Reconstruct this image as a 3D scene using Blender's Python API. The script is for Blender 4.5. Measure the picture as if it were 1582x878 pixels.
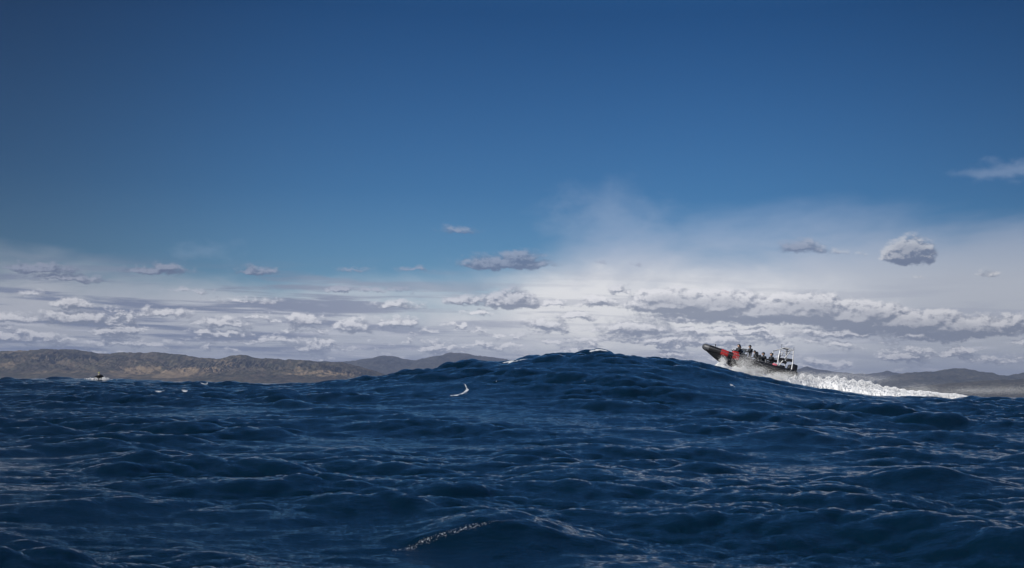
import bpy, bmesh, math, random
import numpy as np
from mathutils import Vector, Matrix, Euler

for o in list(bpy.data.objects):
    bpy.data.objects.remove(o)
S = bpy.context.scene
COL = S.collection
R = math.radians

# ------------------------------------------------------------------ camera
W, H = 1582.0, 878.0
LENS = 50.0
F = W * LENS / 36.0
CAMZ = 2.2
PITCH = math.atan((598.0 - 439.0) / F)
ROLL = math.atan(0.019)
cam = bpy.data.cameras.new('camera')
cam.lens = LENS
cam.sensor_width = 36
cam.clip_start = 0.1
cam.clip_end = 40000
camo = bpy.data.objects.new('camera', cam)
COL.objects.link(camo)
CM = Matrix.Rotation(math.pi / 2 + PITCH, 4, 'X') @ Matrix.Rotation(ROLL, 4, 'Z')
camo.matrix_world = Matrix.Translation((0, 0, CAMZ)) @ CM
S.camera = camo
CM3 = np.array(CM.to_3x3())


def pdir(x, y):
    v = CM3 @ np.array([(x - W / 2) / F, -(y - H / 2) / F, -1.0])
    return v / np.linalg.norm(v)


def azel(x, y):
    d = pdir(x, y)
    return math.degrees(math.atan2(d[0], d[1])), math.degrees(math.asin(d[2]))


def at(x, y, Y):
    "the point on the pixel's ray at depth Y"
    d = pdir(x, y)
    return Vector((d[0] / d[1] * Y, Y, CAMZ + d[2] / d[1] * Y))


# ------------------------------------------------------------------ light and exposure
SUN_EL, SUN_AZ = 30.0, -132.0      # degrees; azimuth from +Y, negative is left of the view
sd = bpy.data.lights.new('sun', 'SUN')
sd.energy = 5.0
sd.angle = R(0.53)
sd.color = (1.0, 0.95, 0.88)
so = bpy.data.objects.new('sun', sd)
COL.objects.link(so)
sdir = Vector((math.sin(R(SUN_AZ)) * math.cos(R(SUN_EL)), math.cos(R(SUN_AZ)) * math.cos(R(SUN_EL)), math.sin(R(SUN_EL))))
so.rotation_euler = sdir.to_track_quat('Z', 'Y').to_euler()
so.location = (0, 0, 60)
S.view_settings.view_transform = 'Standard'
S.view_settings.look = 'None'
S.view_settings.exposure = 0
S.view_settings.gamma = 1
S.render.engine = 'CYCLES'
S.cycles.volume_bounces = 0


class NT:
    "small helper for node maths"
    def __init__(s, tree):
        s.t = tree

    def n(s, typ, **kw):
        nd = s.t.nodes.new(typ)
        for k, v in kw.items():
            setattr(nd, k, v)
        return nd

    def put(s, sock, v):
        if isinstance(v, (int, float)):
            sock.default_value = v
        elif isinstance(v, (tuple, list)):
            sock.default_value = v
        else:
            s.t.links.new(v, sock)

    def m(s, op, a, b=0.0, c=0.0, clamp=False):
        nd = s.n('ShaderNodeMath', operation=op, use_clamp=clamp)
        s.put(nd.inputs[0], a)
        s.put(nd.inputs[1], b)
        s.put(nd.inputs[2], c)
        return nd.outputs[0]

    def v(s, op, a, b=(0, 0, 0), c=(0, 0, 0)):
        nd = s.n('ShaderNodeVectorMath', operation=op)
        s.put(nd.inputs[0], a)
        s.put(nd.inputs[1], b)
        if op == 'MULTIPLY_ADD':
            s.put(nd.inputs[2], c)
        return nd.outputs['Value'] if op in ('LENGTH', 'DOT_PRODUCT', 'DISTANCE') else nd.outputs[0]

    def comb(s, x, y, z=0.0):
        nd = s.n('ShaderNodeCombineXYZ')
        s.put(nd.inputs[0], x); s.put(nd.inputs[1], y); s.put(nd.inputs[2], z)
        return nd.outputs[0]

    def sep(s, vec):
        nd = s.n('ShaderNodeSeparateXYZ')
        s.put(nd.inputs[0], vec)
        return nd.outputs

    def noise(s, vec, scale=1.0, detail=4.0, rough=0.5, dist=0.0, col=False):
        nd = s.n('ShaderNodeTexNoise')
        s.put(nd.inputs['Vector'], vec)
        nd.inputs['Scale'].default_value = scale
        nd.inputs['Detail'].default_value = detail
        nd.inputs['Roughness'].default_value = rough
        nd.inputs['Distortion'].default_value = dist
        return nd.outputs['Color'] if col else nd.outputs['Fac']

    def step(s, x, a, b, lo=0.0, hi=1.0):
        nd = s.n('ShaderNodeMapRange', interpolation_type='SMOOTHSTEP')
        s.put(nd.inputs['Value'], x)
        s.put(nd.inputs['From Min'], a)
        s.put(nd.inputs['From Max'], b)
        nd.inputs['To Min'].default_value = lo
        nd.inputs['To Max'].default_value = hi
        return nd.outputs[0]

    def mix(s, fac, a, b, blend='MIX'):
        nd = s.n('ShaderNodeMix', data_type='RGBA', blend_type=blend)
        s.put(nd.inputs[0], fac)
        s.put(nd.inputs[6], a)
        s.put(nd.inputs[7], b)
        return nd.outputs[2]

    def ramp(s, fac, pts, interp='LINEAR'):
        nd = s.n('ShaderNodeValToRGB')
        cr = nd.color_ramp
        cr.interpolation = interp
        while len(cr.elements) < len(pts):
            cr.elements.new(0.5)
        for e, (p, c) in zip(cr.elements, pts):
            e.position = p
            e.color = c if len(c) == 4 else (*c, 1)
        s.put(nd.inputs[0], fac)
        return nd.outputs[0]


def lin(r, g, b, k=1.0):
    f = lambda c: ((c / 255 + 0.055) / 1.055) ** 2.4 if c > 10 else c / 255 / 12.92
    return (f(r) * k, f(g) * k, f(b) * k, 1)


# ------------------------------------------------------------------ world: Nishita sky and the cloud cover in sky directions
world = bpy.data.worlds.new('World')
S.world = world
world.use_nodes = True
wt = world.node_tree
wt.nodes.clear()
w = NT(wt)
STR = 0.1
K = 1 / STR
sky = w.n('ShaderNodeTexSky', sky_type='NISHITA')
sky.sun_disc = False
sky.sun_elevation = R(SUN_EL)
sky.sun_rotation = R(SUN_AZ)
sky.air_density = 1.0
sky.dust_density = 0.3
sky.ozone_density = 2.0
tc = w.n('ShaderNodeTexCoord')
dx, dy, dz = w.sep(tc.outputs['Generated'])
U = w.m('MULTIPLY', w.m('ARCTAN2', dx, dy), 180 / math.pi)
V = w.m('MULTIPLY', w.m('ARCSINE', dz), 180 / math.pi)
P = w.comb(U, V)

# isolated clouds: photo centre x, y, half width, half height (all become azimuth and elevation)
CL = [(1405, 384, 42, 25), (1238, 379, 42, 13), (1292, 389, 16, 5), (1330, 392, 11, 4), (782, 403, 86, 13), (800, 394, 44, 11),
      (708, 353, 34, 8), (1530, 422, 18, 5), (1418, 425, 7, 4), (238, 416, 55, 8), (255, 412, 26, 8), (395, 417, 36, 7),
      (60, 413, 58, 9), (110, 428, 60, 7), (640, 415, 28, 4), (545, 416, 24, 4), (575, 447, 70, 4), (522, 445, 22, 8), (615, 470, 42, 7),
      (922, 465, 38, 9), (720, 462, 36, 8), (790, 461, 50, 16), (850, 467, 34, 7), (793, 444, 16, 5), (958, 445, 18, 8),
      (1040, 462, 80, 24), (1110, 466, 100, 24), (1170, 478, 120, 22), (1240, 474, 100, 26), (1320, 484, 110, 22), (1400, 494, 130, 20), (1480, 502, 110, 18), (1210, 490, 260, 12),
      (1565, 495, 40, 12), (290, 449, 34, 4), (110, 467, 34, 11), (470, 494, 34, 12), (548, 501, 36, 11),
      (620, 497, 34, 9), (662, 510, 24, 5), (15, 490, 50, 9), (120, 489, 70, 11), (345, 497, 46, 9), (250, 482, 50, 8),
      (890, 488, 36, 8), (840, 498, 40, 10), (985, 505, 70, 12), (1100, 524, 90, 10), (1300, 512, 90, 10), (1420, 515, 50, 12),
      (200, 530, 90, 7), (430, 525, 80, 6), (740, 484, 26, 5), (50, 452, 24, 5), (380, 464, 60, 4), (930, 404, 8, 4), (985, 408, 10, 3)]
g = bpy.data.node_groups.new('cloud_field', 'ShaderNodeTree')
g.interface.new_socket('P', in_out='INPUT', socket_type='NodeSocketVector')
g.interface.new_socket('Q', in_out='OUTPUT', socket_type='NodeSocketFloat')
gi, go = g.nodes.new('NodeGroupInput'), g.nodes.new('NodeGroupOutput')
G = NT(g)
p0 = gi.outputs[0]
wc = G.noise(G.v('MULTIPLY', p0, (1, 1.5, 1)), 1.6, 5, 0.62, col=True)
wc = G.v('SUBTRACT', wc, (0.5, 0.5, 0.5))
pw = G.v('MULTIPLY_ADD', wc, (1.3, 0.62, 0), p0)
q = None
for cx, cy, hw, hh in CL:
    a, e = azel(cx, cy + hh * 0.45)
    hwd, hhd = hw / 38.3, hh * 1.35 / 38.3
    d = G.v('MULTIPLY', G.v('SUBTRACT', pw, (a, e, 0)), (1 / hwd, 1 / hhd, 0))
    # flat base: distances below the centre count more
    mn = G.v('MINIMUM', G.v('MULTIPLY', d, (1, 2.2, 0)), d)
    # minimum only affects negative y (x unchanged)
    qi = G.m('MULTIPLY_ADD', G.v('LENGTH', mn), -hhd, hhd)
    q = qi if q is None else G.m('MAXIMUM', q, qi)
# low cumulus rows far off
sx = G.sep(pw)
bn = G.noise(G.v('MULTIPLY', pw, (0.55, 2.3, 1)), 1.0, 6, 0.55)
band = G.m('MULTIPLY', G.step(sx[1], 0.2, 1.2), G.step(sx[1], 3.6, 2.2))
qb = G.m('SUBTRACT', G.m('MULTIPLY', G.m('SUBTRACT', bn, 0.5), 1.7), G.m('MULTIPLY_ADD', band, -0.6, 0.61))
q = G.m('MAXIMUM', q, qb)
fn = G.noise(G.v('MULTIPLY', p0, (1, 1.5, 1)), 2.8, 7, 0.6)
q = G.m('MULTIPLY_ADD', G.m('SUBTRACT', fn, 0.5), 0.44, q)
g.links.new(q, go.inputs[0])


def field(vec):
    nd = w.n('ShaderNodeGroup')
    nd.node_tree = g
    w.put(nd.inputs[0], vec)
    return nd.outputs[0]


# clear-air colour: Nishita tinted to the deep polarised blue of the photograph
hl = w.m('MULTIPLY_ADD', V, 1 / 60.0, 0.0, clamp=True)
tint = w.ramp(hl, [(0.0, (0.38, 0.58, 0.80)), (0.07, (0.26, 0.47, 0.71)), (0.13, (0.135, 0.335, 0.57)), (0.25, (0.045, 0.20, 0.39)), (0.45, (0.24, 0.62, 1.0)), (1.0, (0.24, 0.62, 1.0))])
base = w.mix(1.0, sky.outputs[0], tint, 'MULTIPLY')
side = w.step(w.m('ABSOLUTE', w.m('SUBTRACT', U, 1.0)), 4.0, 26.0, 1.0, 0.62)
side = w.m('MULTIPLY', side, w.step(U, -8.0, -22.0, 1.0, 0.85))
base = w.mix(1.0, base, w.comb(side, side, side), 'MULTIPLY')
# veil of thin high cloud
vn = w.noise(w.v('MULTIPLY', P, (0.11, 0.32, 1)), 1.0, 5, 0.55, 0.4)
vtop = w.step(U, -1.0, 5.0, 4.45, 7.2)
edge = w.m('ADD', w.m('SUBTRACT', vtop, V), w.m('MULTIPLY', w.m('SUBTRACT', vn, 0.5), 5.0))
veil = w.step(edge, -0.6, 2.2)
# plume and wisps
def soft(cx, cy, hw, hh, pv):
    a, e = azel(cx, cy)
    d = w.v('MULTIPLY', w.v('SUBTRACT', pv, (a, e, 0)), (38.3 / hw, 38.3 / hh, 0))
    return w.step(w.v('LENGTH', d), 1.0, 0.0)
wn = w.v('SUBTRACT', w.noise(w.v('MULTIPLY', P, (0.5, 0.9, 1)), 1.0, 6, 0.6, col=True), (0.5, 0.5, 0.5))
PW = w.v('MULTIPLY_ADD', wn, (5, 2.5, 0), P)
plume = w.m('MULTIPLY', soft(940, 345, 130, 85, PW), 0.34)
wisp = w.m('MULTIPLY', w.m('ADD', soft(1560, 262, 90, 26, PW), w.m('MULTIPLY', soft(320, 392, 60, 18, PW), 0.5)), 0.28)
dim = w.m('MULTIPLY', w.step(U, 9.0, 19.0, 1.0, 0.8), w.step(U, -4.0, -19.0, 1.0, 0.82))
vcol = w.ramp(w.m('MULTIPLY_ADD', V, 0.1, 0.0, clamp=True), [(0.0, lin(190, 193, 204)), (0.25, lin(206, 207, 215)), (0.45, lin(211, 213, 221)), (0.7, lin(176, 190, 216)), (0.95, lin(150, 170, 205))])
bright = w.m('MINIMUM', 1.0, w.m('ADD', w.m('MULTIPLY', soft(1010, 488, 430, 100, PW), 1.35), w.m('MULTIPLY', soft(640, 440, 460, 75, PW), 0.7)))
vcol = w.mix(bright, vcol, lin(250, 247, 246))
vcol = w.mix(1.0, vcol, w.comb(dim, dim, dim), 'MULTIPLY')
vcolK = w.mix(1.0, vcol, (K, K, K, 1), 'MULTIPLY')
c = w.mix(w.m('MULTIPLY', veil, w.step(V, 3.5, 7.0, 0.88, 0.62)), base, vcolK)
c = w.mix(w.m('ADD', plume, wisp), c, (*[x * K for x in lin(176, 190, 214)[:3]], 1))
# stratus streaks
st = w.noise(w.v('MULTIPLY_ADD', P, (0.16, 2.4, 1), (3.7, 1.2, 5)), 1.0, 7, 0.6, 0.3)
stm = w.m('MULTIPLY', w.step(st, 0.46, 0.60), w.step(V, 5.2, 3.2))
c = w.mix(w.m('MULTIPLY', stm, w.step(U, 4.0, -8.0, 0.35, 0.95)), c, w.mix(w.step(U, 0.0, -16.0), (*[x * K for x in lin(152, 159, 178)[:3]], 1), (*[x * K for x in lin(120, 130, 154)[:3]], 1)))
st2 = w.noise(w.v('MULTIPLY_ADD', P, (0.3, 3.6, 1), (13.7, 4.2, 9)), 1.0, 6, 0.55, 0.3)
stm2 = w.m('MULTIPLY', w.step(st2, 0.52, 0.7), w.step(V, 3.0, 0.8))
c = w.mix(w.m('MULTIPLY', stm2, 0.7), c, (*[x * K for x in lin(226, 226, 234)[:3]], 1))
# cumulus: alpha from the field, light from its change towards the sun
Q0 = field(P)
Q1 = field(w.v('ADD', P, (-0.10, 0.17, 0)))
al = w.m('MULTIPLY', w.step(Q0, -0.05, w.step(V, 4.2, 6.0, 0.15, 0.30)), w.step(V, 4.2, 6.0, 1.0, 0.85))
lit = w.m('MULTIPLY', w.step(w.m('SUBTRACT', Q0, Q1), -0.05, 0.20), w.step(Q0, 0.15, 0.6, 1.0, 0.5))
lowb = w.step(w.m('SUBTRACT', V, w.step(U, -4.0, 6.0, 0.0, 0.9)), 4.2, 2.9)
dark = w.mix(lowb, (*[x * K for x in lin(102, 116, 145)[:3]], 1), (*[x * K for x in lin(134, 142, 160)[:3]], 1))
lite = w.mix(lowb, w.mix(w.step(U, 11.0, 14.0), (*[x * K for x in lin(158, 167, 188)[:3]], 1), (*[x * K for x in lin(222, 223, 228)[:3]], 1)), (*[x * K for x in lin(244, 243, 246)[:3]], 1))
cc = w.mix(lit, dark, lite)
cc = w.mix(1.0, cc, w.comb(dim, dim, dim), 'MULTIPLY')
c = w.mix(w.m('MULTIPLY', al, 0.9), c, cc)
up = w.step(V, -0.4, 0.0)
c = w.mix(up, (0.5, 0.8, 1.2, 1), c)
bg = w.n('ShaderNodeBackground')
w.put(bg.inputs[0], c)
bg.inputs[1].default_value = STR
wo = w.n('ShaderNodeOutputWorld')
wt.links.new(bg.outputs[0], wo.inputs[0])
world.cycles.sampling_method = 'MANUAL'
world.cycles.sample_map_resolution = 1024


# ------------------------------------------------------------------ helpers
def mat(name, color=(0.5, 0.5, 0.5), rough=0.5, metal=0.0, var=0.12, scale=6.0, **kw):
    m = bpy.data.materials.new(name)
    m.use_nodes = True
    t = NT(m.node_tree)
    b = m.node_tree.nodes['Principled BSDF']
    tcn = t.n('ShaderNodeTexCoord')
    nz = t.noise(tcn.outputs['Object'], scale, 5, 0.6)
    lo = tuple(x * (1 - var) for x in color) + (1,)
    hi = tuple(min(1, x * (1 + var)) for x in color) + (1,)
    t.put(b.inputs['Base Color'], t.mix(nz, lo, hi))
    b.inputs['Roughness'].default_value = rough
    b.inputs['Metallic'].default_value = metal
    for k, v in kw.items():
        b.inputs[k].default_value = v
    return m


def tag(o, label=None, cat=None, group=None, kind=None):
    if label: o['label'] = label
    if cat: o['category'] = cat
    if group: o['group'] = group
    if kind: o['kind'] = kind
    return o


def mesh_np(name, verts, faces, m, smooth=True):
    me = bpy.data.meshes.new(name)
    nv, nf = len(verts), len(faces)
    k = faces.shape[1]
    me.vertices.add(nv)
    me.vertices.foreach_set('co', np.ascontiguousarray(verts, dtype=np.float32).ravel())
    me.loops.add(nf * k)
    me.loops.foreach_set('vertex_index', np.ascontiguousarray(faces, dtype=np.int32).ravel())
    me.polygons.add(nf)
    me.polygons.foreach_set('loop_start', np.arange(0, nf * k, k, dtype=np.int32))
    me.polygons.foreach_set('use_smooth', np.full(nf, smooth))
    me.update(calc_edges=True)
    me.materials.append(m)
    o = bpy.data.objects.new(name, me)
    COL.objects.link(o)
    return o


def grid_faces(nr, nc):
    i = np.arange(nr - 1)[:, None] * nc + np.arange(nc - 1)[None, :]
    return np.stack([i, i + 1, i + nc + 1, i + nc], -1).reshape(-1, 4)


# ------------------------------------------------------------------ sea surface
def tile(L, N, lmin, lmax, rms, seed, th0, s, pw=4.0):
    rs = np.random.RandomState(seed)
    k1 = np.fft.fftfreq(N, L / N) * 2 * np.pi
    kx, ky = np.meshgrid(k1, k1, indexing='ij')
    k = np.hypot(kx, ky); k[0, 0] = 1
    th = np.arctan2(ky, kx) - th0
    A = k ** (-pw / 2) * np.abs(np.cos(th)) ** s
    lam = 2 * np.pi / k
    A *= 1 / (1 + (lmin / lam) ** 12) * 1 / (1 + (lam / lmax) ** 8)
    A[0, 0] = 0
    Hk = np.fft.fft2(rs.randn(N, N)) * A
    h = np.fft.ifft2(Hk).real
    sc = rms / h.std()
    dx_ = np.fft.ifft2(-1j * kx / k * Hk).real * sc
    dy_ = np.fft.ifft2(-1j * ky / k * Hk).real * sc
    return (L, N, np.stack([h * sc, dx_, dy_], -1).astype(np.float32))


def samp(t, x, y):
    L, N, a = t
    fx, fy = (x / L * N) % N, (y / L * N) % N
    i, j = np.floor(fx).astype(int) % N, np.floor(fy).astype(int) % N
    u, v = (fx - np.floor(fx))[..., None], (fy - np.floor(fy))[..., None]
    # smooth interpolation
    i1, j1 = (i + 1) % N, (j + 1) % N
    return (a[i, j] * (1 - u) * (1 - v) + a[i1, j] * u * (1 - v) + a[i, j1] * (1 - u) * v + a[i1, j1] * u * v)


def sstep(x, a, b):
    t = np.clip((x - a) / (b - a), 0, 1)
    return t * t * (3 - 2 * t)


TH = R(84)
T0 = tile(613., 512, 14, 60, 0.26, 3, R(70), 4)
T1 = tile(211., 1024, 1.8, 10, 0.128, 21, TH, 1.4, 3.0)
T2 = tile(61., 1024, 0.4, 1.8, 0.036, 33, R(95), 0.8, 3.6)
TE = tile(173., 256, 7, 40, 1.0, 8, R(20), 0.5, 3.0)
T3 = tile(17.3, 1024, 0.07, 0.5, 0.0065, 44, R(80), 1.0)

# the big swell: height of its crest line along x, from its outline against the sky
YC = 122.0
SIL = [(-300, 590), (200, 592), (400, 594), (480, 591), (550, 585), (640, 577), (690, 571), (716, 562), (738, 557), (760, 559), (800, 560), (830, 555), (850, 551), (885, 548),
       (905, 544), (925, 541), (944, 543), (952, 549), (962, 550), (1000, 551), (1050, 555), (1100, 565), (1150, 583), (1200, 593), (1250, 596), (1300, 602),
       (1370, 611), (1440, 614), (1582, 617), (2100, 626)]
SX = np.array([at(a, b, YC).x for a, b in SIL])
SZ = np.array([at(a, b, YC).z for a, b in SIL])
SXF = np.linspace(SX[0], SX[-1], 1200)
def gsm(v, sig):
    k = np.exp(-(np.arange(-120, 121) * (SXF[1] - SXF[0]) / sig) ** 2 / 2); k /= k.sum()
    return np.convolve(np.pad(v, 120, mode='edge'), k, mode='valid')
SZF_ = gsm(np.interp(SXF, SX, SZ), 0.25)
SZS = gsm(np.interp(SXF, SX, SZ), 3.5)


def ridge(x, y, x0, y0, ang, ln, amp, wf, wb, bend=0.0):
    "one steeper wave: crest through (x0, y0), near face width wf, back width wb"
    ca, sa = math.cos(ang), math.sin(ang)
    s_ = (x - x0) * ca + (y - y0) * sa
    t_ = -(x - x0) * sa + (y - y0) * ca - bend * s_ ** 2
    wd = np.where(t_ < 0, wf, wb)
    prof = 1 / (1 + (t_ / wd) ** 2) ** 1.5
    return amp * np.exp(-(s_ / ln) ** 2) * prof


RID = []
def add_ridge(px, py, D_, angd, lnpx, amp, wf, wb, bend=0.0):
    d_ = pdir(px, py)
    dn = -d_[2] / d_[1]
    for _ in range(6):      # distance at which a crest of this height shows there
        D_ = (CAMZ + 0.2 + 0.25 * math.exp(-(D_ / 30.0) ** 2) - amp * 0.95) / dn
    p = at(px, py, D_)
    RID.append((p.x, p.y, R(angd), lnpx * D_ / F, amp, wf, wb, bend))

add_ridge(770, 786, 20, 8, 140, 0.48, 0.75, 2.6, -0.03)      # foreground crest with the glitter
add_ridge(60, 862, 15.5, 4, 200, 0.26, 0.85, 2.4)
add_ridge(1545, 812, 18.0, 6, 100, 0.32, 1.2, 2.4)
add_ridge(150, 770, 25.0, 18, 120, 0.2, 0.7, 2.4)
add_ridge(300, 715, 35.0, 10, 110, 0.22, 0.8, 2.5)
add_ridge(170, 680, 46.0, 16, 120, 0.34, 1.0, 3.0)
add_ridge(900, 750, 27.0, -6, 130, 0.28, 0.8, 2.4)
add_ridge(1240, 790, 20.0, 10, 140, 0.26, 0.7, 2.0)
add_ridge(1400, 745, 29.0, -8, 150, 0.28, 0.8, 2.4)
add_ridge(580, 770, 23.0, 12, 170, 0.20, 0.8, 2.2)
add_ridge(900, 690, 44.0, -8, 120, 0.30, 1.0, 3.0)
add_ridge(1250, 690, 44.0, -5, 120, 0.28, 1.0, 3.0)
add_ridge(1570, 665, 55.0, 8, 70, 0.5, 1.2, 3.0)


def sea(x, y, r):
    "height and sideways shift of the water at flat position x, y"
    c0, s0 = math.cos(0.37), math.sin(0.37)
    X, Yv = x * c0 - y * s0, x * s0 + y * c0
    a = samp(T0, x + 91, y + 17) * (1 - sstep(r, 2500, 6000))[..., None]
    crestn = 1 + (0.6 - 1.0 * sstep(x, 12, 24)) * np.exp(-((y - YC) / 14.0) ** 2)
    gust = crestn * (0.72 + 0.55 * (0.5 + 0.5 * np.sin(x * 0.045 + 1.3 * np.sin(y * 0.031)) * np.cos(y * 0.038 + 1.1)))
    env = np.clip(0.84 + 0.34 * samp(TE, x + 11, y + 5)[..., 0], 0.35, 1.45)
    gust = gust * env
    b = samp(T1, x + 37, y + 61) * (gust * (1 - sstep(r, 700, 2200)))[..., None]
    c_ = samp(T2, x + 5, y + 8) * (gust * (1 - sstep(r, 90, 420)))[..., None]
    d_ = samp(T3, X, Yv) * (gust * (1 - sstep(r, 25, 110)))[..., None]
    b = b * ((0.6 + 0.4 * sstep(r, 18, 55)) * (1 - 0.35 * sstep(-x, 8, 30) * sstep(r, 60, 100)))[..., None]
    near = sstep(r, 4, 14)
    calm = np.exp(-((y - YC) / 38.0) ** 2)
    a = a * (1 - 0.75 * calm)[..., None]
    z = a[..., 0] * 0.6 + b[..., 0] + 0.12 * np.tanh(b[..., 0] / 0.2) ** 2 - 0.04 + c_[..., 0] + d_[..., 0]
    ox = a[..., 1] + 1.4 * b[..., 1] + 1.3 * c_[..., 1] + d_[..., 1]
    oy = a[..., 2] + 1.4 * b[..., 2] + 1.3 * c_[..., 2] + d_[..., 2]
    # swell; follows a gently bent crest line
    yc = YC + 6 * np.sin(x / 40.0)
    hz = np.interp(x, SXF, SZS)
    hd = np.interp(x, SXF, SZF_) - hz
    dyv = y - yc
    prof = np.where(dyv < 0, np.exp(-(dyv / 36.0) ** 2), np.exp(-(dyv / 42.0) ** 2))
    z = z + hz * prof + hd * np.exp(-(dyv / 7.0) ** 2)
    dp_ = pdir(153, 589)
    z = z + 2.3 * np.exp(-((x - dp_[0] / dp_[1] * 300) / 40.0) ** 2 - ((y - 300) / 40.0) ** 2)
    for rr in RID:
        z = z + ridge(x, y, *rr)
    z = z - 0.25 * np.exp(-(r / 30.0) ** 2) - 0.2
    return z * near + (near - 1) * 0.4, ox * near, oy * near


dens = np.linspace(-25, 25, 1500)
rest = np.concatenate([np.linspace(25, 335, 260)[1:-1]])
az = np.radians(np.concatenate([dens, rest]))
rr_ = [1.2]
while rr_[-1] < 15000:
    r0 = rr_[-1]
    k = 0.03 if r0 < 11 else (0.0032 if r0 < 260 else (0.006 if r0 < 600 else (0.015 if r0 < 3000 else 0.05)))
    rr_.append(r0 * (1 + k))
rad = np.array(rr_)
NR, NC = len(rad), len(az)
RR, AA = np.meshgrid(rad, az, indexing='ij')
FX, FY = RR * np.sin(AA), RR * np.cos(AA)
hz_, ox_, oy_ = sea(FX, FY, RR)
VX, VY, VZ = FX + ox_, FY + oy_, hz_
# foam from where the surface folds
fin = slice(0, len(dens))
def ray_hit(px, py):
    "first point of the sea met by the pixel's ray"
    d = pdir(px, py)
    a = math.atan2(d[0], d[1])
    ci = int(np.argmin(np.abs(az[fin] - a)))
    rng = np.hypot(VX[:, ci], VY[:, ci])
    e = (VZ[:, ci] - CAMZ) / rng
    te = d[2] / math.hypot(d[0], d[1])
    ok = np.nonzero((e >= te) & (rng > 8))[0]
    if len(ok) == 0:
        i = int(np.argmax(np.where(rng > 30, e, -9)))
    else:
        i = int(ok[0])
    return Vector((VX[i, ci], VY[i, ci], VZ[i, ci]))


def sea_z(x, y):
    r = np.hypot(x, y)
    return sea(np.asarray(x, float), np.asarray(y, float), np.asarray(r, float))[0]


foam = np.zeros_like(VZ)
def dab(p, q_, wid, amt=1.0, side=1.0):
    "foam along the segment p-q on the water, wid metres wide"
    ax, ay, bx, by = p.x, p.y, q_.x, q_.y
    L2 = (bx - ax) ** 2 + (by - ay) ** 2 + 1e-6
    t_ = np.clip(((VX - ax) * (bx - ax) + (VY - ay) * (by - ay)) / L2, 0, 1)
    dd = np.hypot(VX - ax - t_ * (bx - ax), (VY - ay - t_ * (by - ay)))
    np.maximum(foam, amt * np.exp(-(dd / wid) ** 2), out=foam)


def streak(pts, wid, amt=1.0):
    hs = [ray_hit(*p) for p in pts]
    for a_, b_ in zip(hs[:-1], hs[1:]):
        if (a_ - b_).length < 30:
            dab(a_, b_, wid, amt)
    return hs

streak([(714, 593), (718, 597), (720, 602)], 0.09, 0.85)
streak([(720, 602), (717, 606), (712, 609), (705, 611), (696, 612)], 0.16, 1.0)
streak([(784, 560), (792, 560), (802, 559), (812, 557)], 0.5, 0.9)
streak([(918, 544), (926, 543), (934, 544)], 0.45, 0.9)
def cap(px, py, w_, sl=0.0, wid=0.14, amt=0.62):
    for k0, k1, ww, aa in ((-1, -0.4, 0.5, 0.7), (-0.4, 0.2, 1.0, 1.0), (0.2, 1.0, 0.55, 0.8)):
        streak([(px + k0 * w_, py + k0 * w_ * sl), (px + k1 * w_, py + k1 * w_ * sl + 0.7)], wid * ww, amt * aa)
for a_ in [(246, 605, 7, -0.1, 0.32, 0.95), (286, 604, 4, 0.15, 0.30, 0.92), (313, 594, 6, -0.15, 0.28, 1.0), (216, 587, 3), (150, 596, 7), (768, 589, 5), (994, 583, 7, 0.15),
           (909, 589, 3), (1132, 595, 5, 0.5, 0.2, 0.9), (1127, 600, 4), (1046, 572, 5), (776, 592, 4)]:
    cap(*a_)

wm = bpy.data.materials.new('sea_water')
wm.use_nodes = True
t = NT(wm.node_tree)
b = wm.node_tree.nodes['Principled BSDF']
geo = t.n('ShaderNodeNewGeometry')
pos = geo.outputs['Position']
att = t.n('ShaderNodeAttribute', attribute_name='foam')
fn1 = t.noise(t.v('MULTIPLY', pos, (1, 0.5, 2)), 1.9, 8, 0.78)
fn2 = t.noise(pos, 14.0, 3, 0.6)
fm = t.m('MULTIPLY', t.step(att.outputs['Fac'], 0.05, 0.9), t.m('ADD', t.m('MULTIPLY', fn1, 1.5), t.m('MULTIPLY', fn2, 0.5)))
fmask = t.m('MULTIPLY', t.step(fm, 0.66, 1.15), 0.95)
att2 = t.n('ShaderNodeAttribute', attribute_name='painted_glint')
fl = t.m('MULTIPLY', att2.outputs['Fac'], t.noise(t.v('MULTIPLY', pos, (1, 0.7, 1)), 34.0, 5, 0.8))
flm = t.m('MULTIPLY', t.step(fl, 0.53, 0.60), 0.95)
fmask = t.m('MAXIMUM', fmask, flm)  # painted sun glitter shares the white of the foam
body = t.mix(t.noise(pos, 0.05, 3, 0.5), (0.0005, 0.0052, 0.0120, 1), (0.0016, 0.0125, 0.027, 1))
t.put(b.inputs['Base Color'], t.mix(fmask, body, (0.80, 0.82, 0.84, 1)))
t.put(b.inputs['Roughness'], t.m('MULTIPLY_ADD', fmask, 0.7, 0.07))
b.inputs['IOR'].default_value = 1.40
# fine ripples
n1 = t.noise(t.v('MULTIPLY', pos, (1, 1.5, 1)), 2.4, 7, 0.62, 0.6)
n2 = t.noise(t.v('MULTIPLY', pos, (1, 1.6, 1)), 11.0, 5, 0.6, 0.4)
bump = t.n('ShaderNodeBump')
bump.inputs['Strength'].default_value = 1.0
bump.inputs['Distance'].default_value = 1.0
t.put(bump.inputs['Height'], t.m('ADD', t.m('MULTIPLY', n1, 0.052), t.m('MULTIPLY', n2, 0.012)))
t.put(b.inputs['Normal'], bump.outputs[0])

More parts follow.
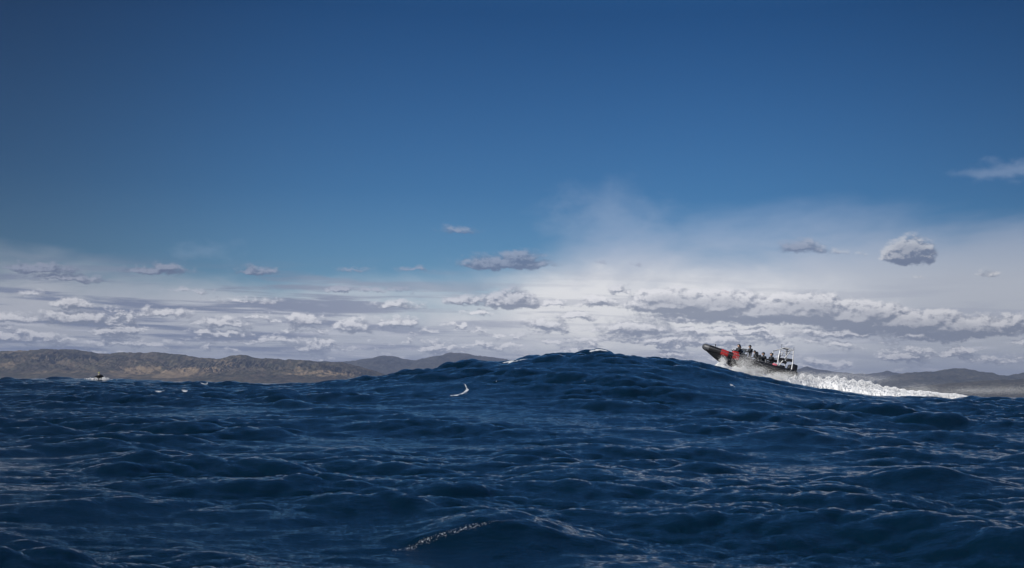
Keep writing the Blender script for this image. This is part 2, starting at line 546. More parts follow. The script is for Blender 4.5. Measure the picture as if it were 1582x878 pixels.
# fleck mask: sun glitter put into the water colour along the foreground crest
painted_glint = np.zeros_like(VZ)
def paint_glints(pts, wid, amt):
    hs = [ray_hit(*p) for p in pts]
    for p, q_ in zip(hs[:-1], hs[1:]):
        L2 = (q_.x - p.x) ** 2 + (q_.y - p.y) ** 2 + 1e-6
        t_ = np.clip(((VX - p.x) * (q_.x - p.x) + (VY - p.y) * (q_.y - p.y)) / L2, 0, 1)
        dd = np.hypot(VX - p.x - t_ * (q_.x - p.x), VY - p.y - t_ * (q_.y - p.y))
        np.maximum(painted_glint, amt * np.exp(-(dd / wid) ** 2), out=painted_glint)
paint_glints([(610, 850), (660, 836), (700, 824), (735, 812)], 0.24, 0.97)
paint_glints([(735, 812), (775, 805), (830, 806)], 0.15, 0.95)

faces = grid_faces(NR, NC)
i0 = np.arange(NR - 1)[:, None] * NC
wrap = np.stack([i0 + NC - 1, i0, i0 + NC, i0 + 2 * NC - 1], -1).reshape(-1, 4)
faces = np.concatenate([faces, wrap])[:, ::-1]
verts = np.stack([VX, VY, VZ], -1).reshape(-1, 3)
sea_o = mesh_np('sea', verts, faces, wm)
tag(sea_o, kind='structure')


def point_attr(o, name, arr):
    a_ = o.data.attributes.new(name, 'FLOAT', 'POINT')
    a_.data.foreach_set('value', np.ascontiguousarray(arr, dtype=np.float32).ravel())


point_attr(sea_o, 'foam', foam)
point_attr(sea_o, 'painted_glint', painted_glint)

# ------------------------------------------------------------------ hills: real terrain kilometres away
def vnoise(x, y, seed, oct_=5, ridged=False, gain=0.5):
    rs = np.random.RandomState(seed)
    tab = rs.rand(256, 256)
    out, amp, tot = 0, 1.0, 0
    for k in range(oct_):
        xi, yi = np.floor(x).astype(int), np.floor(y).astype(int)
        u, v = x - xi, y - yi
        u, v = u * u * (3 - 2 * u), v * v * (3 - 2 * v)
        g_ = lambda a, b: tab[a % 256, b % 256]
        n = (g_(xi, yi) * (1 - u) + g_(xi + 1, yi) * u) * (1 - v) + (g_(xi, yi + 1) * (1 - u) + g_(xi + 1, yi + 1) * u) * v
        if ridged:
            n = 1 - abs(2 * n - 1)
        out = out + n * amp
        tot += amp
        amp *= gain
        x, y = x * 2.03 + 17.1, y * 2.03 + 5.3
    return out / tot


def hill_mat(name, cols, scale, cliffs=None):
    m = bpy.data.materials.new(name)
    m.use_nodes = True
    t = NT(m.node_tree)
    b = m.node_tree.nodes['Principled BSDF']
    pos = t.n('ShaderNodeNewGeometry').outputs['Position']
    n = t.noise(t.v('MULTIPLY', pos, (1, 0.5, 1.6)), scale, 8, 0.68, 0.5)
    c = t.ramp(n, [(0.36, cols[0]), (0.45, cols[1]), (0.53, cols[2]), (0.62, cols[3])])
    veg = t.step(t.noise(t.v('MULTIPLY', pos, (1, 0.4, 1)), scale * 5, 6, 0.8), 0.5, 0.55)
    c = t.mix(t.m('MULTIPLY', veg, 0.75), c, (0.014, 0.019, 0.013, 1))
    spk = t.noise(t.v('MULTIPLY', pos, (1, 0.3, 1)), 0.075, 4, 0.8)
    c = t.mix(t.step(spk, 0.42, 0.60, 0.0, 1.0), t.mix(0.4, c, (0.01, 0.013, 0.008, 1)), t.mix(0.16, c, (0.3, 0.25, 0.18, 1)))
    if cliffs:
        for (cx, cy, cz, rx, rz) in cliffs:
            wp = t.v('MULTIPLY_ADD', t.v('SUBTRACT', t.noise(pos, 0.012, 4, 0.6, col=True), (0.5, 0.5, 0.5)), (150, 0, 60), pos)
            d = t.v('LENGTH', t.v('MULTIPLY', t.v('SUBTRACT', wp, (cx, cy, cz)), (1 / rx, 1 / 900., 1 / rz)))
            k = t.step(d, 1.0, 0.7)
            c = t.mix(t.m('MULTIPLY', k, 0.7), c, (0.27, 0.20, 0.125, 1))
    t.put(b.inputs['Base Color'], c)
    b.inputs['Roughness'].default_value = 0.95
    b.inputs['Specular IOR Level'].default_value = 0.1
    return m


def hills(name, sil, D0, D1, m, seed, rough=0.25, nc=700, nr=90, fall=900):
    "terrain from the shore at D0 rising to the crest at D1 and falling behind it"
    xs = np.array([at(a, b, D1).x for a, b in sil])
    zs = np.maximum(np.array([at(a, b, D1).z for a, b in sil]), -2)
    X = np.linspace(xs[0], xs[-1], nc)
    T = np.linspace(0, 1.35, nr)
    TT, XX = np.meshgrid(T, X, indexing='ij')
    Hc = np.interp(XX, xs, zs)
    base = np.where(TT < 1, np.sin(np.clip(TT, 0, 1) * math.pi / 2) ** 1.0, np.cos((TT - 1) / 0.35 * math.pi / 2) ** 1.0)
    YY = D0 + (D1 - D0) * np.minimum(TT, 1) + fall * np.maximum(TT - 1, 0) / 0.35
    L = (D1 - D0)
    wx = (vnoise(XX / (L * 0.6), YY / (L * 0.6), seed + 9, 3) - 0.5) * L * 0.6
    n = vnoise((XX + wx) / (L * 0.2), YY / (L * 0.6), seed, 7, True, 0.65)
    n2 = vnoise(XX / (L * 0.05), YY / (L * 0.08), seed + 4, 4)
    amp = np.sin(np.clip(TT, 0, 1.35) / 1.35 * math.pi) ** 0.7
    damp = np.where(np.abs(TT - 1) < 0.06, 0.15, 0.95)
    Z = Hc * base * (1 - rough * 2.6 * (1 - n) * amp * np.clip(np.abs(TT - 1) * 5 + 0.06, 0, 1))
    Z += (n2 - 0.5) * Hc * 0.16 * amp
    Z += (vnoise(XX / 14.0, YY / 22.0, seed + 6, 3) - 0.5) * 7.0 * amp
    # persp: parts nearer than the crest must keep below its outline
    lim = CAMZ + (Hc - CAMZ) * YY / D1 * 0.985
    Z = np.where((TT < 0.97) & (Z > lim * 0.9), lim - 0.1 * np.abs(lim) * np.exp(-np.maximum(Z - lim * 0.9, 0) / (0.1 * np.abs(lim) + 1)), Z)
    # keep the outline where the crest is seen from the water
    XX2 = XX * (YY / D1) ** 0.0
    Z = np.where((TT <= 0) | (TT >= 1.34), -3, Z)
    V_ = np.stack([XX2, YY, Z], -1).reshape(-1, 3)
    o = mesh_np(name, V_, grid_faces(nr, nc), m)
    tag(o, kind='structure')
    return o


cl = []
for (px, py, rx, rz) in [(240, 576, 75, 26), (315, 577, 120, 26), (330, 562, 60, 9), (500, 578, 130, 9)]:
    p = at(px, py, 5200)
    cl.append((p.x, 5200, p.z, rx, rz))
brown = hill_mat('brown_hills', [(0.018, 0.022, 0.014), (0.10, 0.076, 0.056), (0.036, 0.038, 0.022), (0.18, 0.135, 0.085)], 0.006, cl)
blue = hill_mat('far_hills', [(0.030, 0.036, 0.034), (0.046, 0.048, 0.044), (0.055, 0.052, 0.046), (0.07, 0.062, 0.052)], 0.002)
dark = hill_mat('dark_hills', [(0.030, 0.036, 0.026), (0.05, 0.052, 0.038), (0.06, 0.058, 0.042), (0.08, 0.072, 0.052)], 0.003)
olive = hill_mat('shore_slope', [(0.04, 0.042, 0.028), (0.06, 0.056, 0.038), (0.07, 0.064, 0.042), (0.085, 0.075, 0.05)], 0.003)
hills('hills', [(-260, 560), (-200, 550), (-90, 541), (0, 543), (30, 541), (55, 541), (82, 537), (105, 539), (125, 542), (148, 547), (200, 546), (245, 544), (265, 547),
                (282, 548), (305, 552), (330, 553), (350, 552), (375, 549), (400, 553), (430, 553), (450, 556), (490, 557), (530, 559), (556, 566), (585, 575), (620, 590)],
      4600, 5600, brown, 5, 0.46, 1800, 200)
hills('hills', [(380, 580), (440, 566), (500, 558), (540, 558), (570, 553), (592, 549.5), (612, 551), (640, 556), (665, 550), (695, 545), (720, 547), (745, 551), (770, 554),
                (830, 560), (900, 570), (1000, 588), (1060, 600)], 8200, 9800, blue, 15, 0.16, 600, 70)
hills('hills', [(1060, 602), (1120, 592), (1200, 580), (1232, 572), (1245, 567), (1262, 571), (1286, 574), (1320, 577), (1350, 577), (1371, 574), (1390, 577), (1414, 580), (1440, 590), (1500, 606)],
      9000, 10400, blue, 27, 0.12, 500, 60)
hills('hills', [(1290, 606), (1340, 596), (1371, 585), (1392, 577), (1414, 575), (1449, 574), (1462, 570), (1476, 568.5), (1496, 571), (1520, 575), (1538, 579), (1560, 580), (1578, 577), (1640, 570),
                (1760, 575), (1850, 606)], 6600, 7800, dark, 35, 0.16, 600, 70)
hills('hills', [(1395, 609), (1414, 600), (1449, 595), (1495, 590.5), (1524, 588), (1582, 586), (1650, 580), (1750, 590), (1850, 616)], 4400, 5200, olive, 48, 0.08, 500, 60)

# ------------------------------------------------------------------ haze
hm = bpy.data.materials.new('haze')
hm.use_nodes = True
ht = hm.node_tree
ht.nodes.clear()
pv = ht.nodes.new('ShaderNodeVolumePrincipled')
pv.inputs['Color'].default_value = (0.58, 0.70, 1.0, 1)
pv.inputs['Density'].default_value = 0.000072
pv.inputs['Anisotropy'].default_value = 0.2
mo = ht.nodes.new('ShaderNodeOutputMaterial')
ht.links.new(pv.outputs[0], mo.inputs['Volume'])
zlo, zhi = float(VZ.min()) - 4.0, 260.0
cx = 15600.0
hv = np.array([(x, y, z) for z in (zlo, zhi) for (x, y) in ((-cx, -cx), (cx, -cx), (cx, cx), (-cx, cx))])
hf = np.array([(3, 2, 1, 0), (4, 5, 6, 7), (0, 1, 5, 4), (1, 2, 6, 5), (2, 3, 7, 6), (3, 0, 4, 7)])
haze = mesh_np('haze', hv, hf, hm, False)
tag(haze, kind='stuff')

# ------------------------------------------------------------------ object helpers
def bm_obj(name, bm, m, parent=None, smooth=True):
    bmesh.ops.recalc_face_normals(bm, faces=bm.faces)
    me = bpy.data.meshes.new(name)
    bm.to_mesh(me)
    bm.free()
    me.polygons.foreach_set('use_smooth', [smooth] * len(me.polygons))
    me.materials.append(m)
    o = bpy.data.objects.new(name, me)
    COL.objects.link(o)
    if parent: o.parent = parent
    return o


def tube(bm, pts, rad, n=14, cap=True, closed=False):
    "tapering tube through pts; rad a number or one per point"
    pts = [Vector(p) for p in pts]
    rads = rad if isinstance(rad, (list, tuple)) else [rad] * len(pts)
    rings, prev = [], None
    for i, p in enumerate(pts):
        a = pts[max(i - 1, 0)]; b_ = pts[min(i + 1, len(pts) - 1)]
        d = (b_ - a).normalized()
        u = prev if prev is not None else (Vector((0, 0, 1)) if abs(d.z) < 0.9 else Vector((1, 0, 0)))
        u = (u - d * u.dot(d)).normalized()
        prev = u
        v = d.cross(u)
        rings.append([bm.verts.new(p + (u * math.cos(2 * math.pi * k / n) + v * math.sin(2 * math.pi * k / n)) * rads[i]) for k in range(n)])
    for r0, r1 in zip(rings[:-1], rings[1:]):
        for k in range(n):
            bm.faces.new((r0[k], r0[(k + 1) % n], r1[(k + 1) % n], r1[k]))
    if cap:
        bm.faces.new(rings[0]); bm.faces.new(rings[-1])


def smooth_path(pts, n):
    "Catmull-Rom through pts"
    P_ = [Vector(p) for p in pts]
    P_ = [P_[0] * 2 - P_[1]] + P_ + [P_[-1] * 2 - P_[-2]]
    out = []
    for i in range(1, len(P_) - 2):
        for k in range(n):
            t_ = k / n
            a, b_, c_, d = P_[i - 1:i + 3]
            out.append(0.5 * ((2 * b_) + (c_ - a) * t_ + (2 * a - 5 * b_ + 4 * c_ - d) * t_ ** 2 + (3 * b_ - a - 3 * c_ + d) * t_ ** 3))
    out.append(P_[-2])
    return out


def rbox(bm, c, s, bev=0.03, rot=None, taper=1.0):
    r = bmesh.ops.create_cube(bm, size=1)
    vs = r['verts']
    for v_ in vs:
        k = taper if v_.co.z > 0 else 1.0
        v_.co = Vector((v_.co.x * s[0] * k, v_.co.y * s[1] * k, v_.co.z * s[2]))
    es = list({e for v_ in vs for e in v_.link_edges})
    rb = bmesh.ops.bevel(bm, geom=es, offset=bev, segments=3, profile=0.6, affect='EDGES')
    allv = set(rb['verts']) | {v_ for v_ in vs if v_.is_valid}
    M = Matrix.Translation(c) @ (rot.to_matrix().to_4x4() if rot else Matrix())
    for v_ in allv:
        v_.co = M @ v_.co


def skin_mesh(name, joints, edges, radii, m, root=0, lev=2):
    me = bpy.data.meshes.new(name)
    me.from_pydata(joints, edges, [])
    o = bpy.data.objects.new(name, me)
    COL.objects.link(o)
    sk = o.modifiers.new('skin', 'SKIN')
    for i, r in enumerate(radii):
        sv = me.skin_vertices[0].data[i]
        sv.radius = (r, r) if isinstance(r, float) else r
        sv.use_root = (i == root)
    sb = o.modifiers.new('sub', 'SUBSURF')
    sb.levels = lev; sb.render_levels = lev
    dg = bpy.context.evaluated_depsgraph_get()
    dg.update()
    nm = bpy.data.meshes.new_from_object(o.evaluated_get(dg))
    bpy.data.objects.remove(o)
    nm.name = name
    nm.materials.clear(); nm.materials.append(m)
    nm.polygons.foreach_set('use_smooth', [True] * len(nm.polygons))
    o = bpy.data.objects.new(name, nm)
    COL.objects.link(o)
    return o


M_rub = mat('black_rubber', (0.006, 0.006, 0.007), 0.5, var=0.3)
M_hull = mat('black_hull_paint', (0.007, 0.0075, 0.009), 0.35, var=0.25)
M_red = mat('red_fabric', (0.34, 0.014, 0.012), 0.55, var=0.25)
M_pink = mat('faded_red_cloth', (0.55, 0.13, 0.17), 0.7)
M_grey = mat('grey_console', (0.06, 0.063, 0.07), 0.45)
M_alu = mat('pale_aluminium_tube', (0.42, 0.43, 0.45), 0.4, 0.4)
M_white = mat('white_gelcoat', (0.55, 0.56, 0.57), 0.3)
M_seat = mat('black_vinyl', (0.016, 0.016, 0.018), 0.45)
M_suit = mat('dark_drysuit', (0.016, 0.018, 0.022), 0.6, var=0.3)
M_vest = mat('charcoal_vest', (0.018, 0.020, 0.025), 0.7, var=0.3)
M_skinm = mat('skin', (0.45, 0.27, 0.19), 0.5)
M_helm = mat('black_helmet', (0.015, 0.016, 0.02), 0.2)
M_hivis = mat('yellow_green_fabric', (0.36, 0.42, 0.05), 0.6)
M_cream = mat('pale_cream_fabric', (0.66, 0.62, 0.48), 0.6)
M_glass = bpy.data.materials.new('smoked_windscreen')
M_glass.use_nodes = True
gt = NT(M_glass.node_tree)
gb = M_glass.node_tree.nodes['Principled BSDF']
gt.put(gb.inputs['Base Color'], gt.mix(gt.noise(gt.n('ShaderNodeTexCoord').outputs['Object'], 3.0), (0.20, 0.24, 0.28, 1), (0.26, 0.30, 0.34, 1)))
gb.inputs['Roughness'].default_value = 0.05
gb.inputs['Transmission Weight'].default_value = 0.7
M_foam = bpy.data.materials.new('white_foam')
M_foam.use_nodes = True
ft = NT(M_foam.node_tree)
fb = M_foam.node_tree.nodes['Principled BSDF']
ft.put(fb.inputs['Base Color'], ft.mix(ft.noise(ft.n('ShaderNodeTexCoord').outputs['Object'], 2.0, 4), (0.86, 0.88, 0.90, 1), (0.93, 0.93, 0.93, 1)))
fb.inputs['Roughness'].default_value = 0.9
trn = ft.n('ShaderNodeBsdfTranslucent')
trn.inputs[0].default_value = (0.85, 0.87, 0.9, 1)
mxs = ft.n('ShaderNodeMixShader')
mxs.inputs[0].default_value = 0.12
ft.t.links.new(fb.outputs[0], mxs.inputs[1]); ft.t.links.new(trn.outputs[0], mxs.inputs[2])
ft.t.links.new(mxs.outputs[0], ft.t.nodes['Material Output'].inputs[0])

# ------------------------------------------------------------------ people
def person_body(pose, lean):
    "joints of a body; origin at the seat (seated) or the feet (standing)"
    L_ = math.sin(lean); C_ = math.cos(lean)
    if pose == 'seated':
        pel = Vector((0, 0, 0.10))
    else:
        pel = Vector((0, 0, 0.92))
    up = lambda h, f=0.0: pel + Vector((h * L_ + f * C_, 0, h * C_ - f * L_))
    J, E, Rr = [], [], []
    def add(p, r, par=None):
        J.append(tuple(p)); Rr.append(r)
        if par is not None: E.append((par, len(J) - 1))
        return len(J) - 1
    r0 = add(pel, (0.165, 0.125))
    w_ = add(up(0.20), (0.15, 0.115), r0)
    ch = add(up(0.38), (0.175, 0.13), w_)
    nk = add(up(0.53, 0.01), 0.065, ch)
    hj = add(up(0.60, 0.03), 0.075, nk)
    add(up(0.72, 0.04), 0.085, hj)
    for s in (-1, 1):
        sh = add(up(0.45) + Vector((0, s * 0.19, 0)), 0.068, ch)
        el = add(up(0.22, 0.16) + Vector((0, s * 0.27, 0)), 0.05, sh)
        wr = add(up(0.20, 0.40) + Vector((0, s * 0.20, 0.0)), 0.036, el)
        add(up(0.22, 0.49) + Vector((0, s * 0.18, 0.0)), 0.034, wr)
        if pose == 'seated':
            hp = add(pel + Vector((0.03, s * 0.13, -0.01)), 0.10, r0)
            kn = add(pel + Vector((0.36, s * 0.24, -0.14)), 0.068, hp)
            an = add(pel + Vector((0.26, s * 0.25, -0.52)), 0.045, kn)
            add(pel + Vector((0.42, s * 0.26, -0.56)), 0.045, an)
        else:
            hp = add(pel + Vector((0.0, s * 0.12, -0.06)), 0.10, r0)
            kn = add(pel + Vector((0.10, s * 0.16, -0.45)), 0.066, hp)
            an = add(pel + Vector((-0.02, s * 0.17, -0.85)), 0.045, kn)
            add(pel + Vector((0.15, s * 0.18, -0.88)), 0.042, an)
    return J, E, Rr, up


def make_person(pose, lean, suit, vestm, headwear, label, group):
    root = bpy.data.objects.new('person', None)
    COL.objects.link(root)
    tag(root, label, 'person', group)
    J, E, Rr, up = person_body(pose, lean)
    b_ = skin_mesh('body', J, E, Rr, suit)
    b_.parent = root
    hc = up(0.70, 0.05)
    # face: an ovoid with nose, brow and chin
    bm = bmesh.new()
    bmesh.ops.create_uvsphere(bm, u_segments=20, v_segments=14, radius=0.1)
    for v_ in bm.verts:
        c_ = v_.co
        c_.x *= 1.0; c_.y *= 0.80; c_.z *= 1.22
        if c_.x > 0.05:
            c_.x += 0.028 * math.exp(-((c_.y / 0.016) ** 2 + ((c_.z + 0.005) / 0.026) ** 2))     # nose
            c_.x -= 0.012 * math.exp(-(((abs(c_.y) - 0.032) / 0.014) ** 2 + ((c_.z - 0.02) / 0.012) ** 2))   # eye sockets
            c_.x += 0.008 * math.exp(-((c_.y / 0.03) ** 2 + ((c_.z + 0.055) / 0.012) ** 2))      # lips
    for v_ in bm.verts:
        v_.co = v_.co + hc
    f = bm_obj('face', bm, M_skinm, root)
    for s in (-1, 1):
        bm = bmesh.new()
        bmesh.ops.create_uvsphere(bm, u_segments=8, v_segments=6, radius=0.013)
        for v_ in bm.verts: v_.co += hc + Vector((0.083, s * 0.032, 0.02))
        bm_obj('eye', bm, M_helm, f)
    # hands: palm, four fingers and a thumb closed on the grip
    for s in (-1, 1):
        hp = up(0.22, 0.50) + Vector((0, s * 0.18, 0))
        bm = bmesh.new()
        rbox(bm, hp, (0.08, 0.075, 0.035), 0.012)
        for k in range(4):
            l = (0.062, 0.07, 0.066, 0.052)[k]
            y0 = hp.y + (k - 1.5) * 0.019
            tube(bm, [(hp.x + 0.035, y0, hp.z + 0.008), (hp.x + 0.035 + l * 0.5, y0, hp.z - 0.004), (hp.x + 0.03 + l * 0.6, y0, hp.z - 0.03), (hp.x + 0.02 + l * 0.2, y0, hp.z - 0.045)], [0.0095, 0.009, 0.0085, 0.007], 8)
        tube(bm, [(hp.x - 0.01, hp.y - s * 0.036, hp.z), (hp.x + 0.02, hp.y - s * 0.055, hp.z - 0.016), (hp.x + 0.045, hp.y - s * 0.04, hp.z - 0.036)], [0.012, 0.011, 0.009], 8)
        bm_obj('hand', bm, M_helm if headwear is not None else M_skinm, root)
    # life vest over the chest
    bm = bmesh.new()
    rot = Euler((0, lean, 0))
    rbox(bm, up(0.32), (0.32, 0.42, 0.38), 0.09, rot)
    bm_obj('life_vest', bm, vestm, root)
    # helmet or hood
    bm = bmesh.new()
    bmesh.ops.create_uvsphere(bm, u_segments=20, v_segments=14, radius=0.128)
    kill = [v_ for v_ in bm.verts if v_.co.z < -0.03 and v_.co.x > 0.02 or v_.co.z < -0.075]
    bmesh.ops.delete(bm, geom=kill, context='VERTS')
    for v_ in bm.verts:
        v_.co.z *= 1.08
        v_.co += hc + Vector((-0.012, 0, 0.03))
    h_ = bm_obj('helmet' if headwear is M_helm else 'hood', bm, headwear, root)
    if headwear is M_helm:
        bm = bmesh.new()
        rbox(bm, hc + Vector((0.125, 0, 0.045)), (0.05, 0.15, 0.02), 0.008, Euler((0, 0.3, 0)))
        bm_obj('visor', bm, M_grey, h_)
    return root


def copy_tree(o, parent=None):
    c_ = o.copy()
    COL.objects.link(c_)
    c_.parent = parent
    for ch_ in [x for x in bpy.data.objects if x.parent == o]:
        copy_tree(ch_, c_)
    return c_


# ------------------------------------------------------------------ the rigid inflatable boat
BY = 134.0
BH = R(180 + 9)
BP = R(11.0)
org = at(1218, 587, BY)
BM_ = Matrix.Translation(org) @ Matrix.Rotation(BH, 4, 'Z') @ Matrix.Rotation(-BP, 4, 'Y') @ Matrix.Rotation(R(4), 4, 'X')
boat = bpy.data.objects.new('inflatable_boat', None)
COL.objects.link(boat)
tag(boat, 'black rigid inflatable boat with red patches leaping over the swell with its bow up', 'boat')
boat.matrix_world = BM_

# hull: sections from the transom to the stem
bm = bmesh.new()
secs = []
for i in range(19):
    s = i / 18
    x = 8.45 * s
    half = 1.05 * (1 - max(0, (s - 0.5) / 0.5) ** 2.3 * 0.97)
    keel = 0.0 + (max(0, (s - 0.74) / 0.26) ** 1.35) * 1.02
    chine = 0.30 + 0.75 * max(0, (s - 0.45) / 0.55) ** 1.6
    chine = max(chine, keel + 0.02)
    deck = 0.50 + 0.72 * s ** 1.8
    deck = max(deck, chine + 0.02)
    ring = [(0, deck), (-half, deck), (-half, chine), (-half * 0.5, (keel + chine) / 2 * 0.98), (0, keel), (half * 0.5, (keel + chine) / 2 * 0.98), (half, chine), (half, deck)]
    secs.append([bm.verts.new((x, y, z)) for y, z in ring])
for r0, r1 in zip(secs[:-1], secs[1:]):
    for k in range(8):
        bm.faces.new((r0[k], r0[(k + 1) % 8], r1[(k + 1) % 8], r1[k]))
bm.faces.new(secs[0]); bm.faces.new(secs[-1])
hull = bm_obj('hull', bm, M_hull, boat, False)
# strakes along the bottom
bm = bmesh.new()
for s in (-1, 1):
    tube(bm, [(0.1, s * 0.80, 0.22), (3, s * 0.80, 0.23), (5, s * 0.72, 0.30), (6.6, s * 0.5, 0.46)], 0.03, 6)
bm_obj('strake', bm, M_hull, hull)

# inflatable collar, one continuous U
def cpath(s):
    pts = [(0.0, 1.12, 0.56), (2.0, 1.15, 0.62), (4.0, 1.12, 0.72), (5.6, 1.02, 0.88), (7.0, 0.76, 1.07), (7.9, 0.44, 1.22), (8.40, 0.16, 1.31)]
    return [(x, y * s, z) for x, y, z in pts]
full = smooth_path(cpath(-1) + [(8.50, 0, 1.34)] + cpath(1)[::-1], 8)
bm = bmesh.new()
tube(bm, full, 0.275, 20)
collar = bm_obj('collar', bm, M_rub, boat)
for s in (-1, 1):
    bm = bmesh.new()
    tube(bm, [(-0.45, s * 1.12, 0.55), (-0.3, s * 1.12, 0.55), (0.02, s * 1.12, 0.56)], [0.05, 0.2, 0.28], 18)
    bm_obj('tube_end', bm, M_rub, collar)
# rubbing strip and grab lines
bm = bmesh.new()
off = [p + Vector((0, 0.285 * (1 if p.y > 0 else -1) if abs(p.y) > 0.3 else 0, 0)) for p in full]
tube(bm, [p for p in off if p.y > 0.3], 0.035, 6)
tube(bm, [p for p in off if p.y < -0.3], 0.035, 6)
bm_obj('rubbing_strip', bm, M_grey, collar)
for s in (-1, 1):
    bm = bmesh.new()
    pts = []
    for k in range(33):
        i = k / 32
        x = 1.2 + 6.2 * i
        y = 1.12 - 0.5 * max(0, (x - 4.6) / 3.2) ** 1.7
        z = 0.62 + 0.45 * (x / 8) ** 1.8 + 0.29
        pts.append((x, s * (y + 0.1), z + 0.03 * math.cos(k * math.pi / 2)))
    tube(bm, pts, 0.014, 5)
    bm_obj('grab_line', bm, M_alu, collar)
# two red patches round the collar on each side
def band(x0, x1, name='red_patch'):
    for s in (-1, 1):
        idx = [p for p in full if x0 <= p.x <= x1 and p.y * s > 0]
        bm = bmesh.new()
        tube(bm, idx, 0.283, 20)
        bm_obj(name, bm, M_red, collar)
full2 = smooth_path(cpath(-1) + [(8.50, 0, 1.34)] + cpath(1)[::-1], 24)
full, keepf = full2, full
band(6.45, 7.15)
band(5.45, 6.05)
full = keepf
# bow nose patch, tow eye and bow cleat post
bm = bmesh.new()
tube(bm, [p for p in full2 if p.x > 8.12], 0.284, 20)
bm_obj('bow_patch', bm, M_grey, collar)
bm = bmesh.new()
tube(bm, [(7.55, 0, 1.30), (7.55, 0, 1.78)], 0.035, 8)
tube(bm, [(7.55, -0.14, 1.70), (7.55, 0.14, 1.70)], 0.028, 8)
bm_obj('bow_post', bm, M_seat, boat)
# deck
bm = bmesh.new()
for i in range(12):
    pass
v4 = [bm.verts.new(p) for p in [(0.1, -0.95, 0.62), (5.2, -0.85, 0.66), (7.4, -0.25, 1.02), (7.4, 0.25, 1.02), (5.2, 0.85, 0.66), (0.1, 0.95, 0.62)]]
f_ = bm.faces.new(v4)
ex = bmesh.ops.extrude_face_region(bm, geom=[f_])
for v_ in [e for e in ex['geom'] if isinstance(e, bmesh.types.BMVert)]: v_.co.z -= 0.04
bm_obj('deck', bm, M_grey, boat, False)
# red kit bag lashed behind the second patch
bm = bmesh.new()
rbox(bm, (5.72, 0.60, 1.18), (0.62, 0.5, 0.5), 0.12)
bg_o = bm_obj('kit_bag', bm, M_red, None)
bg_o.matrix_world = BM_
tag(bg_o, 'red kit bag lashed in the bow ahead of the console of the black boat', 'bag')
# console and windscreen
bm = bmesh.new()
rbox(bm, (4.85, 0, 1.02), (0.85, 1.0, 0.80), 0.1, None, 0.86)
con = bm_obj('console', bm, M_hull, boat)
bm = bmesh.new()
n = 14
lo, hi, lo2, hi2 = [], [], [], []
for k in range(n + 1):
    a = -math.pi / 2 + math.pi * k / n
    for lst, rr2, z, xo in ((lo, 0.50, 1.38, 0.0), (hi, 0.44, 1.86, -0.20), (lo2, 0.48, 1.38, 0.0), (hi2, 0.42, 1.86, -0.20)):
        lst.append(bm.verts.new((4.80 + xo + math.cos(a) * rr2 * 0.8, math.sin(a) * rr2, z)))
for k in range(n):
    bm.faces.new((lo[k], lo[k + 1], hi[k + 1], hi[k]))
    bm.faces.new((lo2[k], hi2[k], hi2[k + 1], lo2[k + 1]))
    bm.faces.new((hi[k], hi[k + 1], hi2[k + 1], hi2[k]))
    bm.faces.new((lo[k], lo2[k], lo2[k + 1], lo[k + 1]))
bm_obj('windscreen', bm, M_glass, con)
bm = bmesh.new()
tube(bm, [(4.60 + math.cos(a) * 0.37, math.sin(a) * 0.46, 1.89) for a in [(-90 + 180 * k / 12) * math.pi / 180 for k in range(13)]], 0.026, 8)
tube(bm, [(4.5, -0.47, 1.3), (4.58, -0.46, 1.89)], 0.022, 8)
tube(bm, [(4.5, 0.47, 1.3), (4.58, 0.46, 1.89)], 0.022, 8)
bm_obj('windscreen_rail', bm, M_seat, con)
bm = bmesh.new()
ring = [(4.32 - 0.06 * math.cos(a), 0.18 * math.cos(a), 1.42 + 0.17 * math.sin(a)) for a in [2 * math.pi * k / 20 for k in range(21)]]
tube(bm, ring, 0.016, 6)
tube(bm, [(4.34, 0, 1.42), (4.45, 0, 1.36)], 0.02, 6)
tube(bm, [(4.34, -0.17, 1.42), (4.34, 0.17, 1.42)], 0.012, 6)
bm_obj('steering_wheel', bm, M_seat, con)
# jockey seats: pedestal, saddle, back pad, grab handle
SEATS = [(3.55, 0.42), (3.55, -0.42), (2.95, 0.42), (2.50, -0.42), (2.25, 0.42)]
for sx_, sy_ in SEATS:
    bm = bmesh.new()
    rbox(bm, (sx_, sy_, 0.80), (0.62, 0.26, 0.36), 0.05)
    sobj = bm_obj('jockey_seat', bm, M_grey, boat)
    bm = bmesh.new()
    rbox(bm, (sx_, sy_, 1.01), (0.70, 0.34, 0.12), 0.05)
    bm_obj('cushion', bm, M_seat, sobj)
    bm = bmesh.new()
    rbox(bm, (sx_ - 0.32, sy_, 1.22), (0.10, 0.34, 0.36), 0.04, Euler((0, -0.15, 0)))
    bm_obj('backrest', bm, M_seat, sobj)
    bm = bmesh.new()
    tube(bm, smooth_path([(sx_ + 0.40, sy_ - 0.18, 0.70), (sx_ + 0.46, sy_ - 0.18, 1.24), (sx_ + 0.46, sy_ + 0.18, 1.24), (sx_ + 0.40, sy_ + 0.18, 0.70)], 5), 0.02, 6)
    bm_obj('grab_handle', bm, M_alu, sobj)

